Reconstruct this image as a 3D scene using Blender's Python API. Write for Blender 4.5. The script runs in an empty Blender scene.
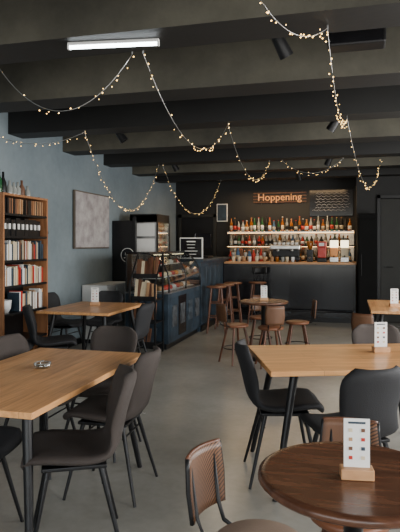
import bpy, bmesh, math, random
from mathutils import Vector, Matrix
random.seed(7)
scene = bpy.context.scene
COL = scene.collection

# ------------------------------------------------------------------ materials
def newmat(name):
    m = bpy.data.materials.new(name); m.use_nodes = True
    nt = m.node_tree; b = nt.nodes.get("Principled BSDF")
    return m, nt, b

def flat(name, col, rough=0.5, metal=0.0, bump=0.0, bscale=60, var=0.12, vscale=8.0, spec=None):
    """plain paint/plastic/fabric with slight procedural variation"""
    m, nt, b = newmat(name)
    tc = nt.nodes.new("ShaderNodeTexCoord")
    n = nt.nodes.new("ShaderNodeTexNoise"); n.inputs["Scale"].default_value = vscale; n.inputs["Detail"].default_value = 4
    nt.links.new(tc.outputs["Object"], n.inputs["Vector"])
    r = nt.nodes.new("ShaderNodeValToRGB")
    r.color_ramp.elements[0].position = .3; r.color_ramp.elements[1].position = .7
    r.color_ramp.elements[0].color = [c*(1-var) for c in col]+[1]
    r.color_ramp.elements[1].color = [min(1, c*(1+var)) for c in col]+[1]
    nt.links.new(n.outputs["Fac"], r.inputs["Fac"]); nt.links.new(r.outputs["Color"], b.inputs["Base Color"])
    b.inputs["Roughness"].default_value = rough; b.inputs["Metallic"].default_value = metal
    if spec is not None: b.inputs["Specular IOR Level"].default_value = spec
    if bump > 0:
        n2 = nt.nodes.new("ShaderNodeTexNoise"); n2.inputs["Scale"].default_value = bscale
        nt.links.new(tc.outputs["Object"], n2.inputs["Vector"])
        bp = nt.nodes.new("ShaderNodeBump"); bp.inputs["Strength"].default_value = bump; bp.inputs["Distance"].default_value = .01
        nt.links.new(n2.outputs["Fac"], bp.inputs["Height"]); nt.links.new(bp.outputs["Normal"], b.inputs["Normal"])
    return m

def wood(name, c1, c2, rough=0.4, stretch=(1.5, 14, 14), plank=0.0, axis='X'):
    m, nt, b = newmat(name)
    tc = nt.nodes.new("ShaderNodeTexCoord"); mp = nt.nodes.new("ShaderNodeMapping")
    mp.inputs["Scale"].default_value = stretch
    nt.links.new(tc.outputs["Object"], mp.inputs["Vector"])
    n = nt.nodes.new("ShaderNodeTexNoise"); n.inputs["Scale"].default_value = 2.5; n.inputs["Detail"].default_value = 7; n.inputs["Distortion"].default_value = .6
    nt.links.new(mp.outputs["Vector"], n.inputs["Vector"])
    r = nt.nodes.new("ShaderNodeValToRGB")
    r.color_ramp.elements[0].position = .32; r.color_ramp.elements[1].position = .68
    r.color_ramp.elements[0].color = list(c1)+[1]; r.color_ramp.elements[1].color = list(c2)+[1]
    nt.links.new(n.outputs["Fac"], r.inputs["Fac"])
    out = r.outputs["Color"]
    if plank > 0:
        br = nt.nodes.new("ShaderNodeTexBrick")
        br.inputs["Scale"].default_value = 1.0
        br.inputs["Brick Width"].default_value = .7; br.inputs["Row Height"].default_value = plank
        br.inputs["Mortar Size"].default_value = .0012
        br.inputs["Color1"].default_value = (.86, .86, .86, 1); br.inputs["Color2"].default_value = (1.1, 1.08, 1.05, 1)
        br.inputs["Mortar"].default_value = (.6, .55, .5, 1)
        mp2 = nt.nodes.new("ShaderNodeMapping")
        if axis == 'Y': mp2.inputs["Rotation"].default_value = (0, 0, math.pi/2)
        nt.links.new(tc.outputs["Object"], mp2.inputs["Vector"]); nt.links.new(mp2.outputs["Vector"], br.inputs["Vector"])
        mx = nt.nodes.new("ShaderNodeMixRGB"); mx.blend_type = 'MULTIPLY'; mx.inputs["Fac"].default_value = 1
        nt.links.new(out, mx.inputs["Color1"]); nt.links.new(br.outputs["Color"], mx.inputs["Color2"]); out = mx.outputs["Color"]
    nt.links.new(out, b.inputs["Base Color"])
    b.inputs["Roughness"].default_value = rough
    return m

def concrete(name, c1, c2, rough, scale=.7, bump=.15, fine=18):
    m, nt, b = newmat(name)
    tc = nt.nodes.new("ShaderNodeTexCoord")
    n = nt.nodes.new("ShaderNodeTexNoise"); n.inputs["Scale"].default_value = scale; n.inputs["Detail"].default_value = 9; n.inputs["Roughness"].default_value = .62
    nt.links.new(tc.outputs["Object"], n.inputs["Vector"])
    r = nt.nodes.new("ShaderNodeValToRGB")
    r.color_ramp.elements[0].position = .3; r.color_ramp.elements[1].position = .7
    r.color_ramp.elements[0].color = list(c1)+[1]; r.color_ramp.elements[1].color = list(c2)+[1]
    nt.links.new(n.outputs["Fac"], r.inputs["Fac"])
    n2 = nt.nodes.new("ShaderNodeTexNoise"); n2.inputs["Scale"].default_value = fine; n2.inputs["Detail"].default_value = 5
    nt.links.new(tc.outputs["Object"], n2.inputs["Vector"])
    r2 = nt.nodes.new("ShaderNodeValToRGB"); r2.color_ramp.elements[0].color = (.86, .86, .86, 1); r2.color_ramp.elements[1].color = (1.08, 1.08, 1.08, 1)
    nt.links.new(n2.outputs["Fac"], r2.inputs["Fac"])
    mx = nt.nodes.new("ShaderNodeMixRGB"); mx.blend_type = 'MULTIPLY'; mx.inputs["Fac"].default_value = 1
    nt.links.new(r.outputs["Color"], mx.inputs["Color1"]); nt.links.new(r2.outputs["Color"], mx.inputs["Color2"])
    nt.links.new(mx.outputs["Color"], b.inputs["Base Color"])
    mr = nt.nodes.new("ShaderNodeMapRange"); mr.inputs["To Min"].default_value = rough-.1; mr.inputs["To Max"].default_value = rough+.12
    nt.links.new(n.outputs["Fac"], mr.inputs["Value"]); nt.links.new(mr.outputs["Result"], b.inputs["Roughness"])
    bp = nt.nodes.new("ShaderNodeBump"); bp.inputs["Strength"].default_value = bump; bp.inputs["Distance"].default_value = .01
    nt.links.new(n2.outputs["Fac"], bp.inputs["Height"]); nt.links.new(bp.outputs["Normal"], b.inputs["Normal"])
    return m

def emit(name, col, s):
    m, nt, b = newmat(name)
    b.inputs["Base Color"].default_value = list(col)+[1]
    b.inputs["Emission Color"].default_value = list(col)+[1]; b.inputs["Emission Strength"].default_value = s
    return m

def thinglass(name, tint=(.9, .95, .95), gloss=.12):
    m, nt, b = newmat(name)
    nt.nodes.remove(b); out = nt.nodes["Material Output"]
    t = nt.nodes.new("ShaderNodeBsdfTransparent"); t.inputs[0].default_value = list(tint)+[1]
    g = nt.nodes.new("ShaderNodeBsdfGlossy"); g.inputs["Roughness"].default_value = .05
    lw = nt.nodes.new("ShaderNodeLayerWeight"); lw.inputs["Blend"].default_value = .35
    mr = nt.nodes.new("ShaderNodeMapRange"); mr.inputs["To Min"].default_value = gloss; mr.inputs["To Max"].default_value = .8
    mx = nt.nodes.new("ShaderNodeMixShader")
    nt.links.new(lw.outputs["Facing"], mr.inputs["Value"]); nt.links.new(mr.outputs["Result"], mx.inputs["Fac"])
    nt.links.new(t.outputs[0], mx.inputs[1]); nt.links.new(g.outputs[0], mx.inputs[2]); nt.links.new(mx.outputs[0], out.inputs[0])
    return m

def hatch(name, c1, c2):
    m, nt, b = newmat(name)
    tc = nt.nodes.new("ShaderNodeTexCoord")
    w = nt.nodes.new("ShaderNodeTexWave"); w.wave_type = 'BANDS'; w.bands_direction = 'DIAGONAL'; w.inputs["Scale"].default_value = 48; w.inputs["Distortion"].default_value = 1.5
    w.inputs["Detail"].default_value = 2
    nt.links.new(tc.outputs["Object"], w.inputs["Vector"])
    r = nt.nodes.new("ShaderNodeValToRGB"); r.color_ramp.elements[0].color = list(c1)+[1]; r.color_ramp.elements[1].color = list(c2)+[1]
    r.color_ramp.elements[0].position = .2; r.color_ramp.elements[1].position = .6
    nt.links.new(w.outputs["Fac"], r.inputs["Fac"]); nt.links.new(r.outputs["Color"], b.inputs["Base Color"])
    b.inputs["Roughness"].default_value = .45
    return m

M_floor = concrete("polished_concrete", (.22, .21, .18), (.40, .39, .35), .24, .55, .03, 22)
M_wall = concrete("painted_wall_blue_grey", (.14, .180, .205), (.25, .300, .325), .8, .5, .1, 14)
M_dark = concrete("dark_plaster", (.006, .006, .006), (.013, .013, .012), .6, 1.2, .1)
M_slab = concrete("ceiling_slab", (.016, .016, .013), (.036, .036, .029), .8, .8, .2)
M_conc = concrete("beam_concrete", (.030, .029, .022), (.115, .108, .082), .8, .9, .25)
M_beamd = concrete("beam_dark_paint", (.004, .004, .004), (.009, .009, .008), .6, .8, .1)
M_black = flat("black_metal", (.010, .010, .011), .4, .3)
M_blackp = flat("black_gloss_panel", (.008, .008, .010), .18, .0)
M_matt = flat("matt_black_door", (.006, .006, .006), .8, .0, spec=.15)
M_fabric = flat("charcoal_fabric", (.046, .035, .030), .85, 0, .35, 260, .2, 5)
M_fabric2 = flat("dark_slate_fabric", (.012, .012, .014), .75, 0, .3, 260, .2, 5)
M_oakX = wood("oak_top_x", (.52, .235, .085), (.76, .40, .165), .34, (1.3, 14, 14), .11, 'X')
M_walnut = wood("dark_round_top", (.060, .024, .013), (.125, .052, .027), .26, (2, 12, 12))
M_walnutL = wood("warm_stool_wood", (.07, .025, .013), (.15, .055, .025), .4, (12, 12, 2))
M_tanwood = wood("tan_wood", (.40, .20, .09), (.56, .31, .15), .45, (3, 12, 12))
M_shelfw = wood("shelf_wood", (.24, .10, .04), (.40, .18, .08), .5, (12, 12, 1.5))
M_hatch = hatch("woven_wood", (.035, .016, .008), (.19, .085, .040))
M_seat = flat("round_seat_tan", (.30, .22, .17), .5, 0, .1, 90, .12)
M_seatO = flat("round_seat_brown", (.20, .075, .034), .45)
M_slate = flat("slate_blue_panel", (.026, .045, .066), .5, 0, .1, 30, .45, 6)
M_white = flat("white_paint", (.72, .72, .70), .45, 0, 0, 60, .04)
M_paper = flat("paper_white", (.78, .77, .74), .6, 0, 0, 60, .03)
M_label = flat("bottle_label", (.42, .38, .30), .6, 0, 0, 60, .3, 30)
M_steel = flat("brushed_steel", (.5, .5, .5), .3, .9, 0, 60, .1)
M_red = flat("red_enamel", (.45, .03, .02), .35)
M_green = flat("bottle_green", (.02, .09, .035), .15)
M_amber = flat("bottle_amber", (.30, .10, .015), .15)
M_clear = flat("bottle_clear", (.30, .31, .29), .12)
M_blue = flat("bottle_blue", (.06, .13, .24), .15)
M_cream = flat("cream", (.62, .52, .36), .5)
M_tan = flat("kraft_tan", (.42, .24, .12), .7)
M_brown = flat("leather_brown", (.14, .06, .03), .55)
M_orange = flat("orange_drink", (.75, .28, .05), .3)
M_olive = flat("olive_door", (.016, .016, .013), .6)
M_glass = thinglass("clear_glass")
M_bulb = emit("fairy_bulb", (1.0, .62, .20), 7)
M_tube = emit("tube_white", (.9, .97, 1.0), 14)
M_led = emit("warm_led", (1.0, .58, .24), 6)
M_cold = emit("fridge_light", (1.0, .84, .52), 3.6)
M_letterglow = emit("wood_letter_glow", (.62, .30, .11), .45)  # wooden letters, not a lamp: faint glow put into the material
M_barpanel = flat("bar_bright_panel", (.26, .20, .14), .16, .5, 0, 60, .5, 5)  # added tan, shiny panel that brightens the wall behind the bottles

# ------------------------------------------------------------------ mesh builder
class MB:
    def __init__(s): s.v = []; s.f = []; s.m = []; s.sm = []; s.mats = []
    def mi(s, mat):
        if mat not in s.mats: s.mats.append(mat)
        return s.mats.index(mat)
    def add(s, vs, fs, mat, smooth=False):
        o = len(s.v); k = s.mi(mat)
        s.v += [tuple(v) for v in vs]
        for f in fs:
            s.f.append(tuple(i+o for i in f)); s.m.append(k); s.sm.append(smooth)
    def box(s, c, size, mat, rz=0.0, rot=None, bev=0.0, smooth=False):
        bm = bmesh.new(); bmesh.ops.create_cube(bm, size=1)
        bmesh.ops.scale(bm, vec=size, verts=bm.verts)
        if bev > 0:
            bmesh.ops.bevel(bm, geom=list(bm.edges), offset=bev, segments=2, affect='EDGES', profile=.5)
        R = rot if rot is not None else Matrix.Rotation(rz, 3, 'Z')
        bm.verts.index_update()
        s.add([R @ v.co + Vector(c) for v in bm.verts], [[v.index for v in f.verts] for f in bm.faces], mat, smooth)
        bm.free()
    def bx(s, x0, x1, y0, y1, z0, z1, mat, bev=0.0):
        s.box(((x0+x1)/2, (y0+y1)/2, (z0+z1)/2), (abs(x1-x0), abs(y1-y0), abs(z1-z0)), mat, bev=bev)
    def cyl(s, p0, p1, r0, r1, mat, seg=12, smooth=True):
        p0 = Vector(p0); p1 = Vector(p1); d = (p1-p0).normalized()
        a = d.orthogonal().normalized(); b = d.cross(a)
        vs = []
        for p, r in ((p0, r0), (p1, r1)):
            for i in range(seg):
                t = 2*math.pi*i/seg; vs.append(p + a*math.cos(t)*r + b*math.sin(t)*r)
        fs = [(i, (i+1) % seg, seg+(i+1) % seg, seg+i) for i in range(seg)]
        s.add(vs, fs, mat, smooth)
        s.add(vs[:seg], [tuple(reversed(range(seg)))], mat); s.add(vs[seg:], [tuple(range(seg))], mat)
    def tube(s, pts, r, mat, seg=6):
        pts = [Vector(p) for p in pts]; vs = []; n = len(pts)
        for k, p in enumerate(pts):
            d = (pts[min(k+1, n-1)]-pts[max(k-1, 0)]).normalized()
            ref = Vector((0, 0, 1)) if abs(d.z) < .9 else Vector((1, 0, 0))
            a = d.cross(ref).normalized(); b = d.cross(a)
            for i in range(seg):
                t = 2*math.pi*i/seg; vs.append(p + a*math.cos(t)*r + b*math.sin(t)*r)
        fs = [(k*seg+i, k*seg+(i+1) % seg, (k+1)*seg+(i+1) % seg, (k+1)*seg+i) for k in range(n-1) for i in range(seg)]
        fs += [tuple(range(seg)), tuple(range((n-1)*seg, n*seg))]
        s.add(vs, fs, mat, True)
    def lathe(s, c, prof, mat, seg=16, smooth=True):
        vs = []; n = len(prof)
        for r, z in prof:
            for i in range(seg):
                t = 2*math.pi*i/seg; vs.append((c[0]+r*math.cos(t), c[1]+r*math.sin(t), c[2]+z))
        fs = [(k*seg+i, k*seg+(i+1) % seg, (k+1)*seg+(i+1) % seg, (k+1)*seg+i) for k in range(n-1) for i in range(seg)]
        fs += [tuple(reversed(range(seg))), tuple(range((n-1)*seg, n*seg))]
        s.add(vs, fs, mat, smooth)
    def ball(s, c, r, mat):
        c = Vector(c)
        vs = [c+Vector(d)*r for d in ((1,0,0),(-1,0,0),(0,1,0),(0,-1,0),(0,0,1),(0,0,-1))]
        fs = [(0,2,4),(2,1,4),(1,3,4),(3,0,4),(2,0,5),(1,2,5),(3,1,5),(0,3,5)]
        s.add(vs, fs, mat, True)
    def shell(s, fn, nu, nv, tfn, mat):
        """double skinned pillow surface: fn(u,v)->Vector, u in[-1,1], v in[0,1]"""
        P = [[fn(-1+2*i/nu, j/nv) for i in range(nu+1)] for j in range(nv+1)]
        top = []; bot = []
        for j in range(nv+1):
            for i in range(nu+1):
                du = P[j][min(i+1, nu)]-P[j][max(i-1, 0)]; dv = P[min(j+1, nv)][i]-P[max(j-1, 0)][i]
                n = du.cross(dv).normalized(); t = tfn(-1+2*i/nu, j/nv)
                top.append(P[j][i]+n*t); bot.append(P[j][i]-n*t)
        N = (nu+1)*(nv+1); W = nu+1; fs = []
        for j in range(nv):
            for i in range(nu):
                a = j*W+i; fs.append((a, a+1, a+W+1, a+W)); fs.append((N+a, N+a+W, N+a+W+1, N+a+1))
        for i in range(nu):
            fs.append((i, N+i, N+i+1, i+1)); a = nv*W+i; fs.append((a, a+1, N+a+1, N+a))
        for j in range(nv):
            a = j*W; fs.append((a, a+W, N+a+W, N+a)); a = j*W+nu; fs.append((a, N+a, N+a+W, a+W))
        s.add(top+bot, fs, mat, True)
    def mesh(s, name):
        me = bpy.data.meshes.new(name); me.from_pydata(s.v, [], s.f)
        for m in s.mats: me.materials.append(m)
        me.polygons.foreach_set("material_index", s.m); me.polygons.foreach_set("use_smooth", s.sm)
        bm = bmesh.new(); bm.from_mesh(me); bmesh.ops.recalc_face_normals(bm, faces=bm.faces); bm.to_mesh(me); bm.free()
        me.update(); return me
    def obj(s, name, loc=(0, 0, 0), rz=0):
        return inst(name, s.mesh(name), loc, rz)

def inst(name, me, loc=(0, 0, 0), rz=0):
    o = bpy.data.objects.new(name, me); o.location = loc; o.rotation_euler = (0, 0, rz); COL.objects.link(o); return o

# ------------------------------------------------------------------ room
XL, XR, YF, YB, ZC = -3.9, 2.6, -1.6, 12.4, 3.13
b = MB(); b.bx(XL-.1, XR+.1, YF-.1, YB+.1, -.1, 0, M_floor); b.obj("floor")
b = MB(); b.bx(XL-.1, XR+.1, YF-.1, YB+.1, ZC, ZC+.12, M_slab); b.obj("ceiling")
b = MB(); b.bx(XL-.1, XL, YF, YB, 0, ZC, M_wall); b.obj("wall_left")
b = MB(); b.bx(XL-.1, XR+.1, YB, YB+.1, 0, ZC, M_dark); b.obj("wall_back")
# right wall with windows
b = MB()
wins = [(0.2, 2.2), (3.0, 5.0), (5.8, 7.8)]
b.bx(XR, XR+.1, YF, YB, 0, .7, M_wall); b.bx(XR, XR+.1, YF, YB, 2.5, ZC, M_wall)
ys = [YF]+[y for w in wins for y in w]+[YB]
for i in range(0, len(ys), 2): b.bx(XR, XR+.1, ys[i], ys[i+1], .7, 2.5, M_wall)
b.obj("wall_right")
def window_y(name, y0, y1, z0, z1, x):
    b = MB(); t = .05
    b.bx(x-.03, x+.05, y0, y1, z0, z0+t, M_black); b.bx(x-.03, x+.05, y0, y1, z1-t, z1, M_black)
    for y in (y0, (y0+y1)/2-t/2, y1-t): b.bx(x-.03, x+.05, y, y+t, z0+t, z1-t, M_black)
    b.bx(x+.005, x+.012, y0+t, y1-t, z0+t, z1-t, M_glass); b.obj(name)
for i, w in enumerate(wins): window_y("window_%d" % (i+1), w[0], w[1], .7, 2.5, XR+.04)
# front wall (behind the camera) with shop window
b = MB()
b.bx(XL, XR, YF-.1, YF, 0, .4, M_wall); b.bx(XL, XR, YF-.1, YF, 2.7, ZC, M_wall)
b.bx(XL, -3.2, YF-.1, YF, .4, 2.7, M_wall); b.bx(1.9, XR, YF-.1, YF, .4, 2.7, M_wall)
b.obj("wall_front")
b = MB()
for x in (-3.2, -1.53, .13, 1.85): b.bx(x, x+.05, YF-.07, YF-.02, .4, 2.7, M_black)
b.bx(-3.2, 1.9, YF-.07, YF-.02, .4, .45, M_black); b.bx(-3.2, 1.9, YF-.07, YF-.02, 2.65, 2.7, M_black)
b.bx(-3.15, 1.85, YF-.05, YF-.045, .45, 2.65, M_glass); b.obj("window_4")
b = MB(); b.bx(XL, XL+.015, YF, 9.0, 0, .09, M_black); b.obj("baseboard_left")

# ceiling beams across the room
def beam(y, w, facemat, zb=2.78):
    bm = MB()
    x0, x1 = XL, XR
    v = [(x0, y, zb), (x1, y, zb), (x1, y+w, zb), (x0, y+w, zb), (x0, y, ZC), (x1, y, ZC), (x1, y+w, ZC), (x0, y+w, ZC)]
    bm.add(v, [(0, 1, 5, 4), (3, 7, 6, 2), (0, 4, 7, 3), (1, 2, 6, 5)], facemat)
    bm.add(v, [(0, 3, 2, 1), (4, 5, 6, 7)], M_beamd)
    bm.obj("ceiling_beam")
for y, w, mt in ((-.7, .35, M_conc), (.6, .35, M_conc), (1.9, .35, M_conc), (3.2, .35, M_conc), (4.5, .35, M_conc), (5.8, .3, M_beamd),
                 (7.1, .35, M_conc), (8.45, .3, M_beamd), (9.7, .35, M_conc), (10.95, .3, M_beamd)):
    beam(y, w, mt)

# back right dark partition with door
b = MB(); b.bx(.12, XR, 11.25, 11.35, 0, ZC, M_dark); b.bx(.12, .22, 11.35, YB, 0, ZC, M_dark); b.obj("wall_partition")
b = MB()
b.bx(.56, 1.42, 11.19, 11.248, 0, 2.35, M_olive, .01)
b.bx(.50, .56, 11.17, 11.248, 0, 2.42, M_black); b.bx(1.42, 1.48, 11.17, 11.248, 0, 2.42, M_black); b.bx(.5, 1.48, 11.17, 11.248, 2.36, 2.42, M_black)
b.cyl((.66, 11.19, 1.05), (.66, 11.12, 1.05), .012, .012, M_black); b.cyl((.66, 11.13, 1.05), (.78, 11.13, 1.05), .01, .01, M_black)
b.obj("door_1")
b = MB()  # dark doorway back left
b.bx(-3.75, -3.0, YB-.04, YB-.002, 0, 2.1, M_black, .01); b.bx(-3.82, -3.75, YB-.06, YB-.002, 0, 2.17, M_olive); b.bx(-3.0, -2.93, YB-.06, YB-.002, 0, 2.17, M_olive)
b.bx(-3.82, -2.93, YB-.06, YB-.002, 2.1, 2.17, M_olive); b.obj("door_2")

# ------------------------------------------------------------------ furniture builders
def interp(tab, v):
    n = len(tab)-1; x = v*n; i = min(int(x), n-1); t = x-i
    p = [Vector(tab[max(0, min(n, i+k))]) for k in (-1, 0, 1, 2)]
    return .5*((2*p[1])+(-p[0]+p[2])*t+(2*p[0]-5*p[1]+4*p[2]-p[3])*t*t+(-p[0]+3*p[1]-3*p[2]+p[3])*t*t*t)

def dining_chair_mesh(fab):
    b = MB()
    #       y      z     halfwidth
    tab = [(.225, .430, .150), (.215, .462, .195), (.12, .468, .222), (.02, .458, .228), (-.08, .452, .222), (-.155, .468, .200),
           (-.200, .515, .178), (-.222, .585, .172), (-.240, .665, .182), (-.262, .745, .192), (-.282, .805, .180), (-.290, .845, .120)]
    def fn(u, v):
        p = interp(tab, v); back = max(0, min(1, (v-.42)/.25))
        side = u*u
        return Vector((u*p.z, p.x+side*.060*back, p.y+side*.028*(1-back)*(1 if v > .08 else .4)))
    def tf(u, v):
        e = max(0, 1-abs(u)**5)*max(0, 1-abs(2*v-1)**14)
        return .006+.016*math.sqrt(e)
    b.shell(fn, 12, 26, tf, fab)
    b.box((0, .0, .427), (.30, .30, .018), M_black, bev=.005)
    for sx in (-1, 1):
        for sy in (-1, 1):
            b.cyl((sx*.13, sy*.12+.0, .43), (sx*.215, sy*.215-.01, 0), .014, .009, M_black, 8)
    b.cyl((-.15, .13, .35), (.15, .13, .35), .006, .006, M_black, 6); b.cyl((-.15, -.13, .35), (.15, -.13, .35), .006, .006, M_black, 6)
    return b.mesh("dining_chair")
ME_C1 = dining_chair_mesh(M_fabric); ME_C2 = dining_chair_mesh(M_fabric2)
def chair(x, y, fx, fy, me=None):
    inst("dining_chair", me or ME_C1, (x, y, 0), math.atan2(fy, fx)-math.pi/2)

def dining_table(cx, cy, L, W, rz, mat):
    """L along local x"""
    b = MB()
    b.box((0, 0, .735), (L, W, .03), mat, bev=.004)
    b.box((0, 0, .712), (L-.22, W-.22, .018), M_black)
    for sx in (-1, 1):
        for sy in (-1, 1):
            top = Vector((sx*(L/2-.17), sy*(W/2-.13), .72)); ft = Vector((sx*(L/2-.03), sy*(W/2-.03), 0))
            b.cyl(top, ft, .026, .016, M_black, 10)
    b.obj("dining_table", (cx, cy, 0), rz)
dining_table(-1.71, 2.82, 1.38, .79, math.pi/2, M_oakX)     # front left (long side along Y)
dining_table(-2.88, 5.98, 1.08, .86, math.pi/2, M_oakX)
dining_table(.05, 3.79, 1.32, .84, math.radians(19.3), M_oakX)
dining_table(.62, 7.05, 1.3, .8, math.radians(90), M_oakX)

# chairs – front left table
chair(-1.31, 2.50, -.88, -.47)
chair(-1.40, 3.14, -1, -.05)
chair(-1.74, 3.72, -.05, -1)
chair(-2.02, 3.36, 1, .0)
chair(-1.87, 2.40, 1, .08, ME_C2)
# second left table
chair(-2.98, 5.22, .9, .5, ME_C2)
chair(-3.12, 6.78, .1, -1, ME_C2)
chair(-3.55, 6.5, 1, -.1, ME_C2)
chair(-3.28, 4.85, 1, .3, ME_C2)
chair(-2.36, 5.72, -1, .05, ME_C2)
# right table
chair(-.42, 3.60, .95, .25, ME_C2)
chair(.0, 3.19, -.55, .84, ME_C2)
chair(.26, 4.36, .3, -.95)
chair(.66, 3.42, -.35, .94, ME_C2)

def bistro_chair_mesh(seatmat, legmat, name="bistro_chair", h=.455):
    b = MB()
    b.lathe((0, 0, h-.03), [(.12, 0), (.152, .003), (.158, .014), (.156, .026), (.146, .033), (0.02, .034)], seatmat, 24)
    for k in range(4):
        a = math.pi/4+k*math.pi/2; c, s_ = math.cos(a), math.sin(a)
        b.cyl((c*.105, s_*.105, h-.025), (c*.215, s_*.215, 0), .016, .012, legmat, 8)
    ring = [(.158*math.cos(t*math.pi/12), .158*math.sin(t*math.pi/12), .19) for t in range(25)]
    b.tube(ring, .007, M_black, 6)
    for sx in (-1, 1):
        b.tube([(sx*.06, -.11, h-.02), (sx*.07, -.175, h-.0), (sx*.075, -.20, h+.06), (sx*.078, -.226, h+.23)], .008, M_black, 8)
    def fn(u, v):
        return Vector((u*(.118-.010*abs(1-2*v)), -.222+.025*u*u-.02*v, h+.05+.215*v))
    b.shell(fn, 10, 8, lambda u, v: .008, M_hatch)
    # black edge trim
    for sx in (-1, 1):
        b.tube([fn(sx, j/6) for j in range(7)], .0085, M_black, 6)
    b.tube([fn(-1+i/5, 1) for i in range(11)], .008, M_walnutL, 6)
    return b.mesh(name)
ME_B1 = bistro_chair_mesh(M_seat, M_black, h=.485); ME_B2 = bistro_chair_mesh(M_seatO, M_walnutL, h=.48)
def bistro(x, y, fx, fy, me): inst("bistro_chair", me, (x, y, 0), math.atan2(fy, fx)-math.pi/2)

def round_table(x, y, r, name="round_table"):
    b = MB()
    b.lathe((0, 0, .715), [(.05, 0), (r-.03, 0), (r-.012, .004), (r, .016), (r-.002, .029), (r-.012, .035), (r-.03, .033), (.01, .0335)], M_walnut, 48)
    b.lathe((0, 0, 0), [(.21, 0), (.21, .012), (.05, .03), (.032, .05), (.03, .68), (.10, .70), (.11, .715)], M_black, 24)
    b.obj(name, (x, y, 0))
round_table(.01, 1.83, .30)
bistro(-.29, 1.85, .96, -.28, ME_B1)
bistro(.0, 2.17, .0, -1, ME_B2)
round_table(-1.08, 7.2, .32)
bistro(-1.38, 6.88, .7, .7, ME_B2)
bistro(-.93, 6.78, -.35, .9, ME_B2)
bistro(-.66, 7.35, -.95, -.2, ME_B2)
bistro(-1.2, 7.72, .2, -1, ME_B2)
bistro(.20, 6.26, .35, .94, ME_B1)

def stool_mesh(h, back=False):
    b = MB()
    b.lathe((0, 0, h-.035), [(.12, 0), (.165, .004), (.172, .018), (.16, .033), (.02, .036)], M_walnutL, 20)
    for k in range(4):
        a = math.pi/4+k*math.pi/2; c, s_ = math.cos(a), math.sin(a)
        b.cyl((c*.115, s_*.115, h-.03), (c*.215, s_*.215, 0), .017, .014, M_walnutL, 8)
    for z, rr in ((.26, .175), (.5, .15)):
        P = [(rr*1.04*math.cos(math.pi/4+k*math.pi/2), rr*1.04*math.sin(math.pi/4+k*math.pi/2), z) for k in range(4)]
        for k in range(4): b.cyl(P[k], P[(k+1) % 4], .010, .010, M_walnutL, 6)
    if back:
        for sx in (-1, 1): b.tube([(sx*.09, -.13, h-.02), (sx*.10, -.18, h+.12), (sx*.10, -.20, h+.26)], .011, M_black, 6)
        b.shell(lambda u, v: Vector((u*.14, -.215+.03*u*u, h+.14+.13*v)), 8, 4, lambda u, v: .009, M_black)
    return b.mesh("bar_stool")
ME_S = stool_mesh(.78); ME_SB = stool_mesh(.78, True)
for x, y, me, r in ((-2.18, 9.2, ME_S, .2), (-2.14, 9.68, ME_S, .1), (-2.1, 10.2, ME_S, .3), (-1.68, 10.45, ME_SB, 3.1)):
    inst("bar_stool", me, (x, y, 0), r)

# ------------------------------------------------------------------ left wall things
b = MB()  # bookshelf, opening faces +X
x0, x1, y0, y1 = XL+.015, -3.55, 5.19, 6.10
b.bx(x0, x0+.012, y0, y1, .05, 2.02, M_black)
for y in (y0, y1-.025): b.bx(x0, x1, y, y+.025, 0, 2.03, M_shelfw)
zs = [.06, .38, .70, 1.00, 1.28, 1.545, 1.79, 2.005]
for z in zs: b.bx(x0+.012, x1, y0+.025, y1-.025, z, z+.025, M_shelfw if z > 2 else M_black)
b.obj("bookshelf")
b = MB()
bc = [M_cream, M_paper, M_tan, M_brown, M_white, M_slate, M_red, M_paper, M_cream, M_black]
for zi, (z, mode) in enumerate(((.70, 'm'), (1.00, 'l'), (1.28, 'l'), (1.545, 'd'), (1.79, 'b'))):
    y = y0+.04; top = zs[zs.index(z)+1]
    while y < y1-.06:
        t = random.uniform(.014, .035) if mode != 'd' else .085
        if y+t > y1-.03: break
        h = min(top-z-.045, random.uniform(.17, .225))
        mt = {'l': random.choice([M_cream, M_paper, M_white, M_tan, M_cream, M_brown, M_red, M_slate]), 'd': M_black, 'b': random.choice([M_brown, M_tan, M_black, M_shelfw]), 'm': random.choice(bc)}[mode]
        if not (mode == 'm' and y < y0+.35):
            b.bx(x1-.17-random.uniform(0, .03), x1-.03-random.uniform(0, .02), y, y+t-.002, z+.025, z+.025+h, mt)
            if mode == 'd': b.bx(x1-.05, x1-.028, y+.025, y+.06, z+.1, z+.16, M_paper)
        y += t
b.obj("shelf_books")
b = MB()  # bottles and glasses on top of shelf
for i, (y, mt, k) in enumerate(((5.30, M_green, 1.0), (5.38, M_black, .9), (5.5, M_clear, .6), (5.58, M_clear, .55), (5.66, M_clear, .6), (5.74, M_brown, .7), (5.86, M_clear, .5))):
    b.lathe((-3.68, y, 2.03), [(.035*1, 0), (.037, .01), (.036, .14*k), (.014, .2*k), (.013, .27*k)], mt, 12)
b.obj("shelf_bottles")
b = MB()
b.lathe((-3.66, 5.36, .725), [(.05, 0), (.075, .05), (.085, .14), (.078, .145), (.07, .13), (.01, .12)], M_white, 20); b.obj("white_plant_pot")

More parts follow.
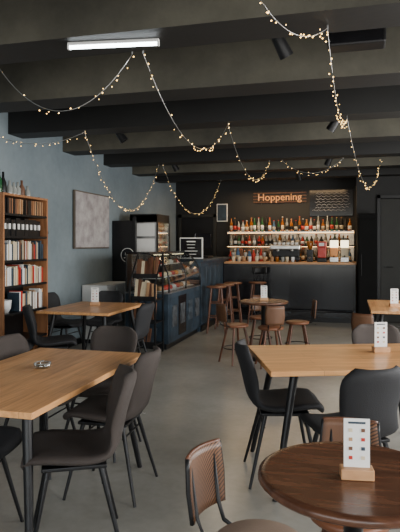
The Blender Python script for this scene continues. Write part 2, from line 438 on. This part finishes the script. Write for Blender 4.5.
b = MB()  # canvas picture
b.box((XL+.025, 7.98, 1.845), (.03, 1.2, .86), flat("picture_frame_wood", (.10, .08, .06), .5), bev=.003)
mc = concrete("printed_map_canvas", (.24, .21, .22), (.50, .48, .47), .7, 6, .2, 40)
b.box((XL+.044, 7.98, 1.845), (.012, 1.16, .82), mc)
b.obj("wall_picture")
b = MB()  # curved iron bracket
b.tube([(XL, 6.28, 2.05), (XL+.12, 6.28, 2.06), (XL+.17, 6.30, 1.95), (XL+.15, 6.33, 1.80), (XL+.2, 6.35, 1.62), (XL+.12, 6.36, 1.50), (XL+.0, 6.36, 1.46)], .014, M_black, 8)
b.tube([(XL, 6.30, 1.75), (XL+.1, 6.30, 1.75), (XL+.16, 6.33, 1.8)], .01, M_black, 8); b.obj("iron_wall_bracket")
b = MB()  # white sideboard
b.bx(XL+.02, -3.47, 7.65, 8.6, .06, .87, M_white, .006)
for y in (7.66, 7.98, 8.30): b.bx(-3.47, -3.455, y, y+.29, .1, .83, M_white, .004); b.cyl((-3.455, y+.25, .5), (-3.43, y+.25, .5), .01, .01, M_black, 8)
b.bx(XL+.04, -3.5, 7.68, 8.57, 0, .06, M_black); b.obj("white_cabinet")

b = MB()  # black panel screen with round sign
b.bx(XL+.01, -3.52, 8.78, 8.83, 0, 1.88, M_black, .004)
b.bx(-3.52, -3.47, 8.77, 8.84, 0, 1.95, M_black, .004); b.obj("black_screen_panel")
b = MB()
c = Vector((-3.60, 8.765, 1.30))
b.cyl(c, c-Vector((0, .02, 0)), .13, .13, M_blackp, 28)
b.tube([c+Vector((.115*math.cos(t*math.pi/14), -.024, .115*math.sin(t*math.pi/14))) for t in range(29)], .006, M_white, 6)
b.box(c+Vector((0, -.024, .02)), (.08, .008, .05), M_white, bev=.002); b.box(c+Vector((0, -.024, -.045)), (.12, .008, .012), M_white)
b.obj("round_sign")

b = MB()  # glass door drinks fridge
fx0, fx1, fy0, fy1 = -3.66, -3.18, 9.0, 9.7
b.bx(fx0, fx0+.04, fy0, fy1, .1, 1.98, M_white); b.bx(fx0, fx1, fy0, fy0+.04, .1, 1.98, M_steel); b.bx(fx0, fx1, fy1-.04, fy1, .1, 1.98, M_steel)
b.bx(fx0, fx1, fy0, fy1, 0, .25, M_black); b.bx(fx0, fx1, fy0, fy1, 1.86, 2.0, M_black)
b.bx(fx0+.04, fx0+.05, fy0+.04, fy1-.04, .25, 1.86, M_cold)
b.bx(fx0+.03, fx1-.03, fy0-.006, fy0, 1.62, 1.84, M_white); b.bx(fx0+.03, fx1-.03, fy0-.006, fy0, 1.34, 1.58, M_paper)
for z in (.6, .95, 1.28, 1.58):
    b.bx(fx0+.05, fx1-.03, fy0+.04, fy1-.04, z, z+.012, M_steel)
    for i in range(7):
        b.lathe((fx1-.12, fy0+.1+i*.083, z+.012), [(.028, 0), (.028, .13), (.012, .18), (.012, .22)], random.choice([M_green, M_amber, M_clear, M_red, M_orange]), 8)
b.bx(fx1-.01, fx1, fy0+.04, fy1-.04, .25, 1.86, M_glass)
b.bx(fx1, fx1+.02, fy0, fy0+.04, .25, 1.86, M_black); b.bx(fx1, fx1+.02, fy1-.04, fy1, .25, 1.86, M_black)
b.obj("drinks_fridge")

# magazine rack in front of the display case
b = MB()
rx0, rx1, ry0, ry1 = -2.86, -2.50, 7.02, 7.34
for x in (rx0, rx1):
    for y, h in ((ry0, .95), (ry1, 1.36)): b.bx(x-.012, x+.012, y-.012, y+.012, 0, h, M_black)
    b.cyl((x, ry0, .95), (x, ry1, 1.36), .012, .012, M_black, 6)
for z, yy in ((.12, ry0), (.42, ry0), (.72, ry0+.05), (1.02, ry0+.12)):
    b.bx(rx0, rx1, yy, ry1, z, z+.015, M_black); b.bx(rx0, rx1, yy-.01, yy, z, z+.06, M_black)
b.obj("magazine_rack")
b = MB()
for z, yy in ((.135, ry0), (.435, ry0), (.735, ry0+.05), (1.035, ry0+.12)):
    x = rx0+.03
    while x < rx1-.05:
        w = random.uniform(.025, .05)
        R = Matrix.Rotation(-.25, 3, 'X') @ Matrix.Rotation(random.uniform(-.08, .08), 3, 'Y')
        hh = random.uniform(.2, .27)
        b.box((x+w/2, yy+.10+random.uniform(0, .04), z+hh/2+.003), (w-.004, .10, hh), random.choice([M_tan, M_brown, M_cream, M_tan, M_walnutL] if z > .7 else [M_black, M_slate, M_brown]), rot=R)
        x += w
b.obj("magazines")

# curved glass pastry display case, customer side faces +X
b = MB()
dy0, dy1 = 7.45, 9.15; dxb, dxf = -3.10, -2.45
b.bx(dxb, dxf, dy0, dy1, .08, .78, M_slate, .006); b.bx(dxb+.03, dxf-.04, dy0+.02, dy1-.02, 0, .08, M_black)
for i in range(4):
    ya = dy0+.05+i*.41; b.bx(dxf, dxf+.008, ya, ya+.38, .14, .72, random.choice([M_blackp, M_slate]), .003)
    b.box((dxf+.012, ya+.19, .45), (.008, .22, .3), flat("case_poster_%d" % i, random.choice([(.06, .08, .10), (.03, .03, .04), (.08, .09, .10)]), .4, 0, 0, 60, .8, 14))
b.bx(dxb, dxf, dy0, dy1, .78, .80, M_steel)
prof = [(dxf, .80), (dxf+.005, .95), (dxf-.02, 1.08), (dxf-.08, 1.20), (dxf-.18, 1.30), (dxf-.30, 1.345)]
for a, c_ in zip(prof, prof[1:]):
    b.add([(a[0], dy0+.01, a[1]), (a[0], dy1-.01, a[1]), (c_[0], dy1-.01, c_[1]), (c_[0], dy0+.01, c_[1])], [(0, 1, 2, 3)], M_glass, True)
b.bx(dxb, dxf-.29, dy0, dy1, 1.34, 1.37, M_blackp, .004)
b.bx(dxb, dxb+.02, dy0, dy1, .80, 1.34, M_black)
for y in (dy0+.01, dy1-.01, (dy0+dy1)/2):
    b.tube([(p[0], y, p[1]) for p in prof], .011, M_black, 6)
side = [(dxb, .8)]+prof+[(dxb, 1.345)]
b.add([(p[0], dy0+.01, p[1]) for p in side], [tuple(range(len(side)))], M_glass)
for z, w in ((.98, .42), (1.16, .32)):
    b.bx(dxb+.05, dxb+.05+w, dy0+.04, dy1-.04, z, z+.008, M_glass)
b.tube([(dxf-.28, dy0+.05, 1.325), (dxf-.28, dy1-.05, 1.325)], .006, M_cold, 6)
b.obj("pastry_display_case")
b = MB()
for z, xx in ((.81, -2.62), (.99, -2.75), (1.17, -2.82)):
    y = dy0+.12
    while y < dy1-.15:
        mt = random.choice([M_tan, M_brown, M_cream, M_white, M_orange, M_red])
        b.bx(xx-.10, xx+.10, y-.07, y+.07, z, z+.008, M_white)
        b.lathe((xx, y, z+.008), [(.055, 0), (.065, .02), (.06, .045), (.035, .062), (.005, .065)], mt, 12)
        y += random.uniform(.16, .2)
b.obj("pastries")

# ------------------------------------------------------------------ bar
b = MB()  # left counter
cx0, cx1, cy0, cy1 = -2.95, -2.45, 9.17, 11.45
b.bx(cx0, cx1, cy0, cy1, 0, 1.18, M_slate); b.bx(cx0-.03, cx1+.04, cy0, cy1, 1.18, 1.225, M_slate, .005)
for i in range(5):
    ya = cy0+.02+i*.34; b.bx(cx1, cx1+.012, ya, ya+.32, .12, 1.1, M_slate, .004)
b.bx(cx1, cx1+.02, cy0, 10.85, 0, .1, M_black)
b.obj("bar_counter")
b = MB()  # back counter
b.bx(-2.44, .10, 10.9, 11.4, 0, 1.10, M_blackp); b.bx(-2.41, .12, 10.86, 11.45, 1.10, 1.14, M_tanwood, .005)
for i in range(4):
    xa = -2.30+i*.6; b.bx(xa, xa+.57, 10.885, 10.9, .12, 1.05, M_blackp, .004)
b.bx(-2.41, .1, 10.885, 10.9, 0, .09, M_black)
b.tube([(-2.3, 10.76, .22), (.05, 10.76, .22)], .015, M_black, 8)
for x in (-2.2, -1.1, -.05): b.cyl((x, 10.9, .22), (x, 10.76, .22), .01, .01, M_black, 6)
b.obj("bar_counter")

b = MB()  # back bar cabinet and shelves
sx0, sx1 = -2.62, .08
b.bx(sx0, sx1, 11.98, YB-.02, 0, 1.08, M_blackp); b.bx(sx0, sx1, 11.94, YB-.02, 1.08, 1.12, M_tanwood)
b.bx(sx0, sx1, YB-.05, YB-.02, 1.12, 1.74, M_barpanel)
for z in (1.44, 1.74): b.bx(sx0, sx1, 12.12, YB-.05, z, z+.025, M_steel if z > 1.7 else M_black)
b.bx(sx0, sx1, 12.14, 12.155, 1.728, 1.738, M_led)
b.bx(sx0, sx1, 12.14, 12.155, 1.43, 1.438, M_led)
b.bx(sx0, sx1, YB-.06, YB-.05, 1.767, 1.775, M_led)
b.obj("back_bar_shelf")

def bottle(b, x, y, z, k=1.0):
    mt = random.choice([M_green, M_amber, M_clear, M_clear, M_blue, M_red, M_black, M_brown, M_amber, M_black])
    r = random.uniform(.030, .042); h = random.uniform(.24, .33)*k
    b.lathe((x, y, z), [(r, 0), (r*1.03, .01), (r, h*.58), (r*.4, h*.75), (r*.36, h*.94)], mt, 8)
    b.lathe((x, y, z+h*.94), [(r*.42, 0), (r*.42, h*.06)], random.choice([M_black, M_red, M_white, M_tanwood]), 8)
    b.lathe((x, y, z+h*.15), [(r*1.06, 0), (r*1.06, h*.28)], random.choice([M_label, M_cream, M_label, M_black, M_red, M_paper]), 8)
b = MB()
x = sx0+.06
while x < sx1-.05: bottle(b, x, 12.23+random.uniform(-.03, .03), 1.765); x += random.uniform(.07, .10)
x = sx0+.06
while x < sx1-.05: bottle(b, x, 12.24, 1.465, .78); x += random.uniform(.07, .11)
x = sx0+.06
while x < sx1-.05: bottle(b, x, 12.15+random.uniform(-.05, .05), 1.12, .9); x += random.uniform(.08, .12)
b.obj("liquor_bottles")
b = MB()
x = -2.3
while x < -.90:
    if not (-1.60 < x < -.86):
        if random.random() < .6: bottle(b, x, 11.25, 1.14, .95)
        else: b.lathe((x, 11.2, 1.14), [(.03, 0), (.006, .008), (.006, .08), (.035, .11), (.04, .17), (.036, .18)], M_clear, 10)
    x += random.uniform(.07, .09)
x = -2.25
while x < -1.0:
    b.lathe((x, 10.96, 1.14), [(.03, 0), (.036, .09), (.034, .1)], random.choice([M_clear, M_amber, M_tan, M_white, M_cream]), 10); x += random.uniform(.08, .16)
b.obj("counter_glassware")
b = MB()  # espresso machine
b.bx(-1.52, -.95, 11.05, 11.42, 1.17, 1.24, M_black, .01); b.bx(-1.50, -.97, 11.2, 11.42, 1.24, 1.42, M_black, .01); b.bx(-1.53, -.94, 11.03, 11.42, 1.38, 1.47, M_steel, .02)
for x in (-1.38, -1.1):
    b.cyl((x, 11.1, 1.40), (x, 11.1, 1.35), .035, .03, M_steel, 12); b.cyl((x, 11.1, 1.355), (x, 10.98, 1.34), .012, .01, M_black, 8)
for x in (-1.47, -1.0): b.lathe((x, 11.1, 1.14), [(.02, 0), (.02, .03)], M_black, 8); b.lathe((x, 11.38, 1.14), [(.02, 0), (.02, .03)], M_black, 8)
for i in range(6): b.lathe((-1.45+i*.085, 11.2, 1.47), [(.025, 0), (.036, .03), (.038, .05)], M_white, 10)
b.obj("espresso_machine")
b = MB()  # bean grinder
b.bx(-.82, -.70, 11.1, 11.3, 1.14, 1.38, M_black, .012); b.lathe((-.76, 11.2, 1.38), [(.03, 0), (.06, .08), (.065, .16), (.06, .165)], M_amber, 12); b.cyl((-.76, 11.1, 1.24), (-.76, 11.03, 1.22), .015, .012, M_steel, 8)
b.obj("bean_grinder")
b = MB()
b.bx(-.62, -.44, 11.05, 11.3, 1.14, 1.22, M_black, .01); b.bx(-.61, -.45, 11.12, 11.3, 1.22, 1.5, M_red, .015); b.bx(-.62, -.44, 11.03, 11.3, 1.42, 1.54, M_red, .02)
b.bx(-.58, -.48, 11.025, 11.035, 1.45, 1.51, M_white); b.obj("red_coffee_grinder")
b = MB()
for x, mt in ((-.30, M_orange), (-.10, M_cream)):
    b.bx(x-.08, x+.08, 11.05, 11.35, 1.14, 1.24, M_steel, .01); b.bx(x-.07, x+.07, 11.1, 11.3, 1.24, 1.42, mt, .01)
    b.bx(x-.075, x+.075, 11.09, 11.31, 1.42, 1.56, M_cold, .01); b.bx(x-.08, x+.08, 11.08, 11.32, 1.56, 1.60, M_black, .01)
    b.cyl((x, 11.05, 1.26), (x, 11.0, 1.24), .012, .01, M_black, 8)
b.obj("juice_dispenser")

b = MB()  # slatted wood sign on back wall
for i in range(4): b.box((-1.50, YB-.03, 2.42+i*.065), (1.16, .03, .03), M_walnutL, bev=.004)
for x in (-1.95, -1.05): b.bx(x, x+.04, YB-.014, YB-.002, 2.36, 2.66, M_black)
b.obj("wooden_sign")
tx = bpy.data.curves.new("sign_text", 'FONT'); tx.body = "Hoppening"; tx.size = .22; tx.extrude = .008; tx.align_x = 'CENTER'
to = bpy.data.objects.new("sign_lettering", tx); to.location = (-1.50, YB-.06, 2.45); to.rotation_euler = (math.pi/2, 0, 0); COL.objects.link(to); tx.materials.append(M_letterglow)
sg = bpy.data.objects["wooden_sign"]; to.parent = sg

b = MB()  # chalk board
b.bx(-.85, .06, YB-.03, YB-.01, 2.10, 2.66, M_blackp)
for k in range(7):
    z = 2.58-k*.06; x = -.8+random.uniform(0, .1); pts = []
    for i in range(26): pts.append((x+i*.028, YB-.035, z+.014*math.sin(i*1.7+k)+.008*math.sin(i*3.1)))
    b.tube(pts, .0022, M_paper, 4)
b.obj("chalkboard")

b = MB()  # menu board on left counter
b.box((-2.68, 9.42, 1.225+.19), (.42, .025, .37), M_white, bev=.004); b.box((-2.68, 9.405, 1.225+.19), (.38, .01, .33), M_blackp)
for k in range(5): b.box((-2.68, 9.398, 1.53-k*.055), (random.uniform(.12, .24), .004, .009 if k else .02), M_paper)
b.box((-2.68, 9.46, 1.235), (.2, .1, .02), M_black); b.obj("menu_board")
b = MB()
b.bx(-2.88, -2.55, 10.1, 10.45, 1.225, 1.27, M_black, .005); b.bx(-2.74, -2.70, 10.25, 10.3, 1.27, 1.4, M_black); b.box((-2.70, 10.27, 1.55), (.03, .4, .28), M_blackp, rz=-.6, bev=.006)
b.obj("till_screen")
b = MB()  # small framed picture on back wall, left
b.bx(-2.92, -2.67, YB-.04, YB-.01, 2.0, 2.4, M_white, .004); b.bx(-2.90, -2.69, YB-.045, YB-.04, 2.02, 2.38, M_slate); b.obj("framed_print")

b = MB()  # tall black fridge near partition
b.bx(.14, .48, 10.72, 11.22, 0, 2.05, M_matt, .008); b.bx(.16, .46, 10.70, 10.72, .12, 1.95, M_matt, .006); b.cyl((.20, 10.68, .9), (.20, 10.68, 1.3), .008, .008, M_black, 8)
b.obj("tall_fridge")

# ------------------------------------------------------------------ table-top items
def card_holder(x, y, z, rz, s=1.0):
    b = MB()
    b.box((0, 0, .016*s), (.095*s, .045*s, .032*s), M_tanwood, bev=.003)
    b.box((0, 0, .10*s), (.075*s, .0025, .15*s), M_paper)
    for i in range(4):
        for j in range(2):
            b.box((-.018*s+j*.036*s, -.0022, (.060+i*.027)*s), (.011*s, .002, .010*s), [M_red, M_cream, M_brown, M_slate, M_tan][(i*2+j) % 5])
    b.box((0, -.0022, .163*s), (.05*s, .002, .006*s), M_slate)
    b.obj("menu_card_holder", (x, y, z), rz)
card_holder(.02, 1.80, .749, math.radians(8), 1.05)
card_holder(.20, 3.95, .75, math.radians(20), 1.15)
card_holder(-1.08, 7.25, .749, math.radians(10), 1.1)
card_holder(-2.95, 6.15, .75, math.radians(15), 1.2)
card_holder(.50, 6.9, .75, math.radians(15), 1.2)
b = MB()
b.lathe((0, 0, 0), [(.040, 0), (.046, .006), (.050, .03), (.045, .03), (.040, .01), (.01, .009)], M_glass, 24)
b.tube([(.048*math.cos(t*math.pi/12), .048*math.sin(t*math.pi/12), .03) for t in range(25)], .002, M_clear, 6)
for a in (0, 2.1, 4.2): b.box((.048*math.cos(a), .048*math.sin(a), .032), (.010, .010, .006), M_clear)
b.obj("glass_ashtray", (-1.74, 2.93, .75))

# ------------------------------------------------------------------ ceiling lights
b = MB()
b.box((0, 0, -.010), (.60, .035, .020), M_white, bev=.004); b.cyl((-.29, 0, -.030), (.29, 0, -.030), .011, .011, M_tube, 12)
for sx in (-1, 1): b.box((sx*.295, 0, -.030), (.012, .026, .026), M_white)
b.obj("tube_light", (-1.47, 3.33, 2.78), math.radians(8))
def spot(x, y, z, top, dx, dy):
    b = MB()
    b.cyl((0, 0, top-z), (0, 0, top-z-.02), .035, .035, M_black, 12); b.cyl((0, 0, top-z), (0, 0, .02), .009, .009, M_black, 8)
    d = Vector((dx, dy, -1)).normalized(); b.cyl(-d*.07, d*.11, .038, .05, M_black, 14); b.cyl(d*.108, d*.111, .042, .042, M_blackp, 14)
    b.obj("track_spotlight", (x, y, z))
spot(-.46, 3.78, 2.84, ZC, .5, .5)
spot(-2.66, 6.2, 2.80, ZC, .7, .2); spot(-.15, 6.2, 2.80, ZC, -.7, .3); spot(-.30, 8.85, 2.8, ZC, -.5, .4); spot(-2.82, 8.85, 2.8, ZC, .5, .3)
spot(-.9, 10.2, 2.75, ZC, .2, .6)
b = MB(); b.box((.04, 3.95, 2.87), (.38, .16, .12), M_black, bev=.012); b.cyl((.04, 3.95, 2.92), (.04, 3.95, ZC), .02, .02, M_black, 10)
b.box((.04, 3.868, 2.87), (.34, .006, .09), M_blackp); b.obj("ceiling_speaker")

def catenary(p0, p1, sag, n=40):
    p0 = Vector(p0); p1 = Vector(p1)
    return [p0.lerp(p1, t/n)-Vector((0, 0, sag*4*(t/n)*(1-t/n))) for t in range(n+1)]
b = MB()
Z = 2.755
strings = [((-2.42, 3.45, Z), (-1.42, 3.53, Z), .36), ((-3.85, 3.4, Z), (-2.42, 3.45, Z), .3),
           ((-1.34, 3.53, Z), (-1.26, 5.85, Z), .43), ((-1.26, 5.85, Z), (-1.2, 8.6, Z), .42),
           ((-2.92, 5.82, Z), (-3.0, 8.6, Z), .80), ((-2.93, 8.6, Z), (-2.5, 10.95, Z), .72), ((-3.88, 5.5, Z-.04), (-2.92, 5.82, Z), .12),
           ((-.46, 2.97, Z+.02), (-.13, 3.4, Z), .11), ((-.13, 3.42, Z), (-.03, 5.83, Z), .26), ((-.03, 5.83, Z), (.45, 8.9, Z), .55), ((-1.0, 8.6, Z), (-.1, 8.6, Z), .2)]
for p0, p1, sg_ in strings:
    n = max(20, int((Vector(p1)-Vector(p0)).length*18)); P = catenary(p0, p1, sg_, n)
    b.tube(P, .0028, M_steel, 4)
    for i, p in enumerate(P):
        for rep in range(random.choice((0, 1, 1, 2))):
            q = p+Vector((random.uniform(-.02, .02), random.uniform(-.02, .02), random.uniform(-.035, .012)))
            b.tube([p, (p+q)/2, q], .0015, M_black, 3); b.ball(q, random.uniform(.0035, .0062), M_bulb)
    for e in (p0, p1): b.cyl(e, (e[0], e[1], e[2]+.018), .006, .006, M_steel, 6)
b.obj("fairy_lights")

# ------------------------------------------------------------------ lighting
w = bpy.data.worlds.new("World"); scene.world = w; w.use_nodes = True
nt = w.node_tree; bg = nt.nodes["Background"]
sky = nt.nodes.new("ShaderNodeTexSky"); sky.sky_type = 'NISHITA'; sky.sun_disc = False; sky.sun_elevation = math.radians(35)
nt.links.new(sky.outputs[0], bg.inputs[0]); bg.inputs[1].default_value = .3
def area(name, loc, rot, sx, sy, power, col):
    L = bpy.data.lights.new(name, 'AREA'); L.shape = 'RECTANGLE'; L.size = sx; L.size_y = sy; L.energy = power; L.color = col
    o = bpy.data.objects.new(name, L); o.location = loc; o.rotation_euler = rot; COL.objects.link(o)
area("daylight_front_window", (-.65, YF+.05, 1.55), (math.radians(90), 0, 0), 5.0, 2.2, 120, (1.0, .97, .93))
for i, wv in enumerate(wins):
    area("daylight_window_%d" % (i+1), (XR-.02, sum(wv)/2, 1.6), (0, math.radians(90), 0), 1.75, 1.95, (135, 150, 160)[i], (1.0, .98, .95))
area("bar_downlight", (-1.3, 11.7, 2.7), (0, 0, 0), 2.4, .3, 38, (1.0, .66, .34))
area("case_light", (-2.0, 8.9, 2.7), (0, 0, 0), .3, 2.0, 14, (1.0, .80, .55))

# ------------------------------------------------------------------ camera
cam = bpy.data.cameras.new("camera"); co = bpy.data.objects.new("camera", cam); COL.objects.link(co)
co.location = (0, 0, 1.47); co.rotation_euler = (math.radians(90), 0, math.radians(15))
cam.sensor_width = 36; cam.lens = 560/532*36; cam.shift_y = -21/532; cam.clip_start = .05
scene.camera = co
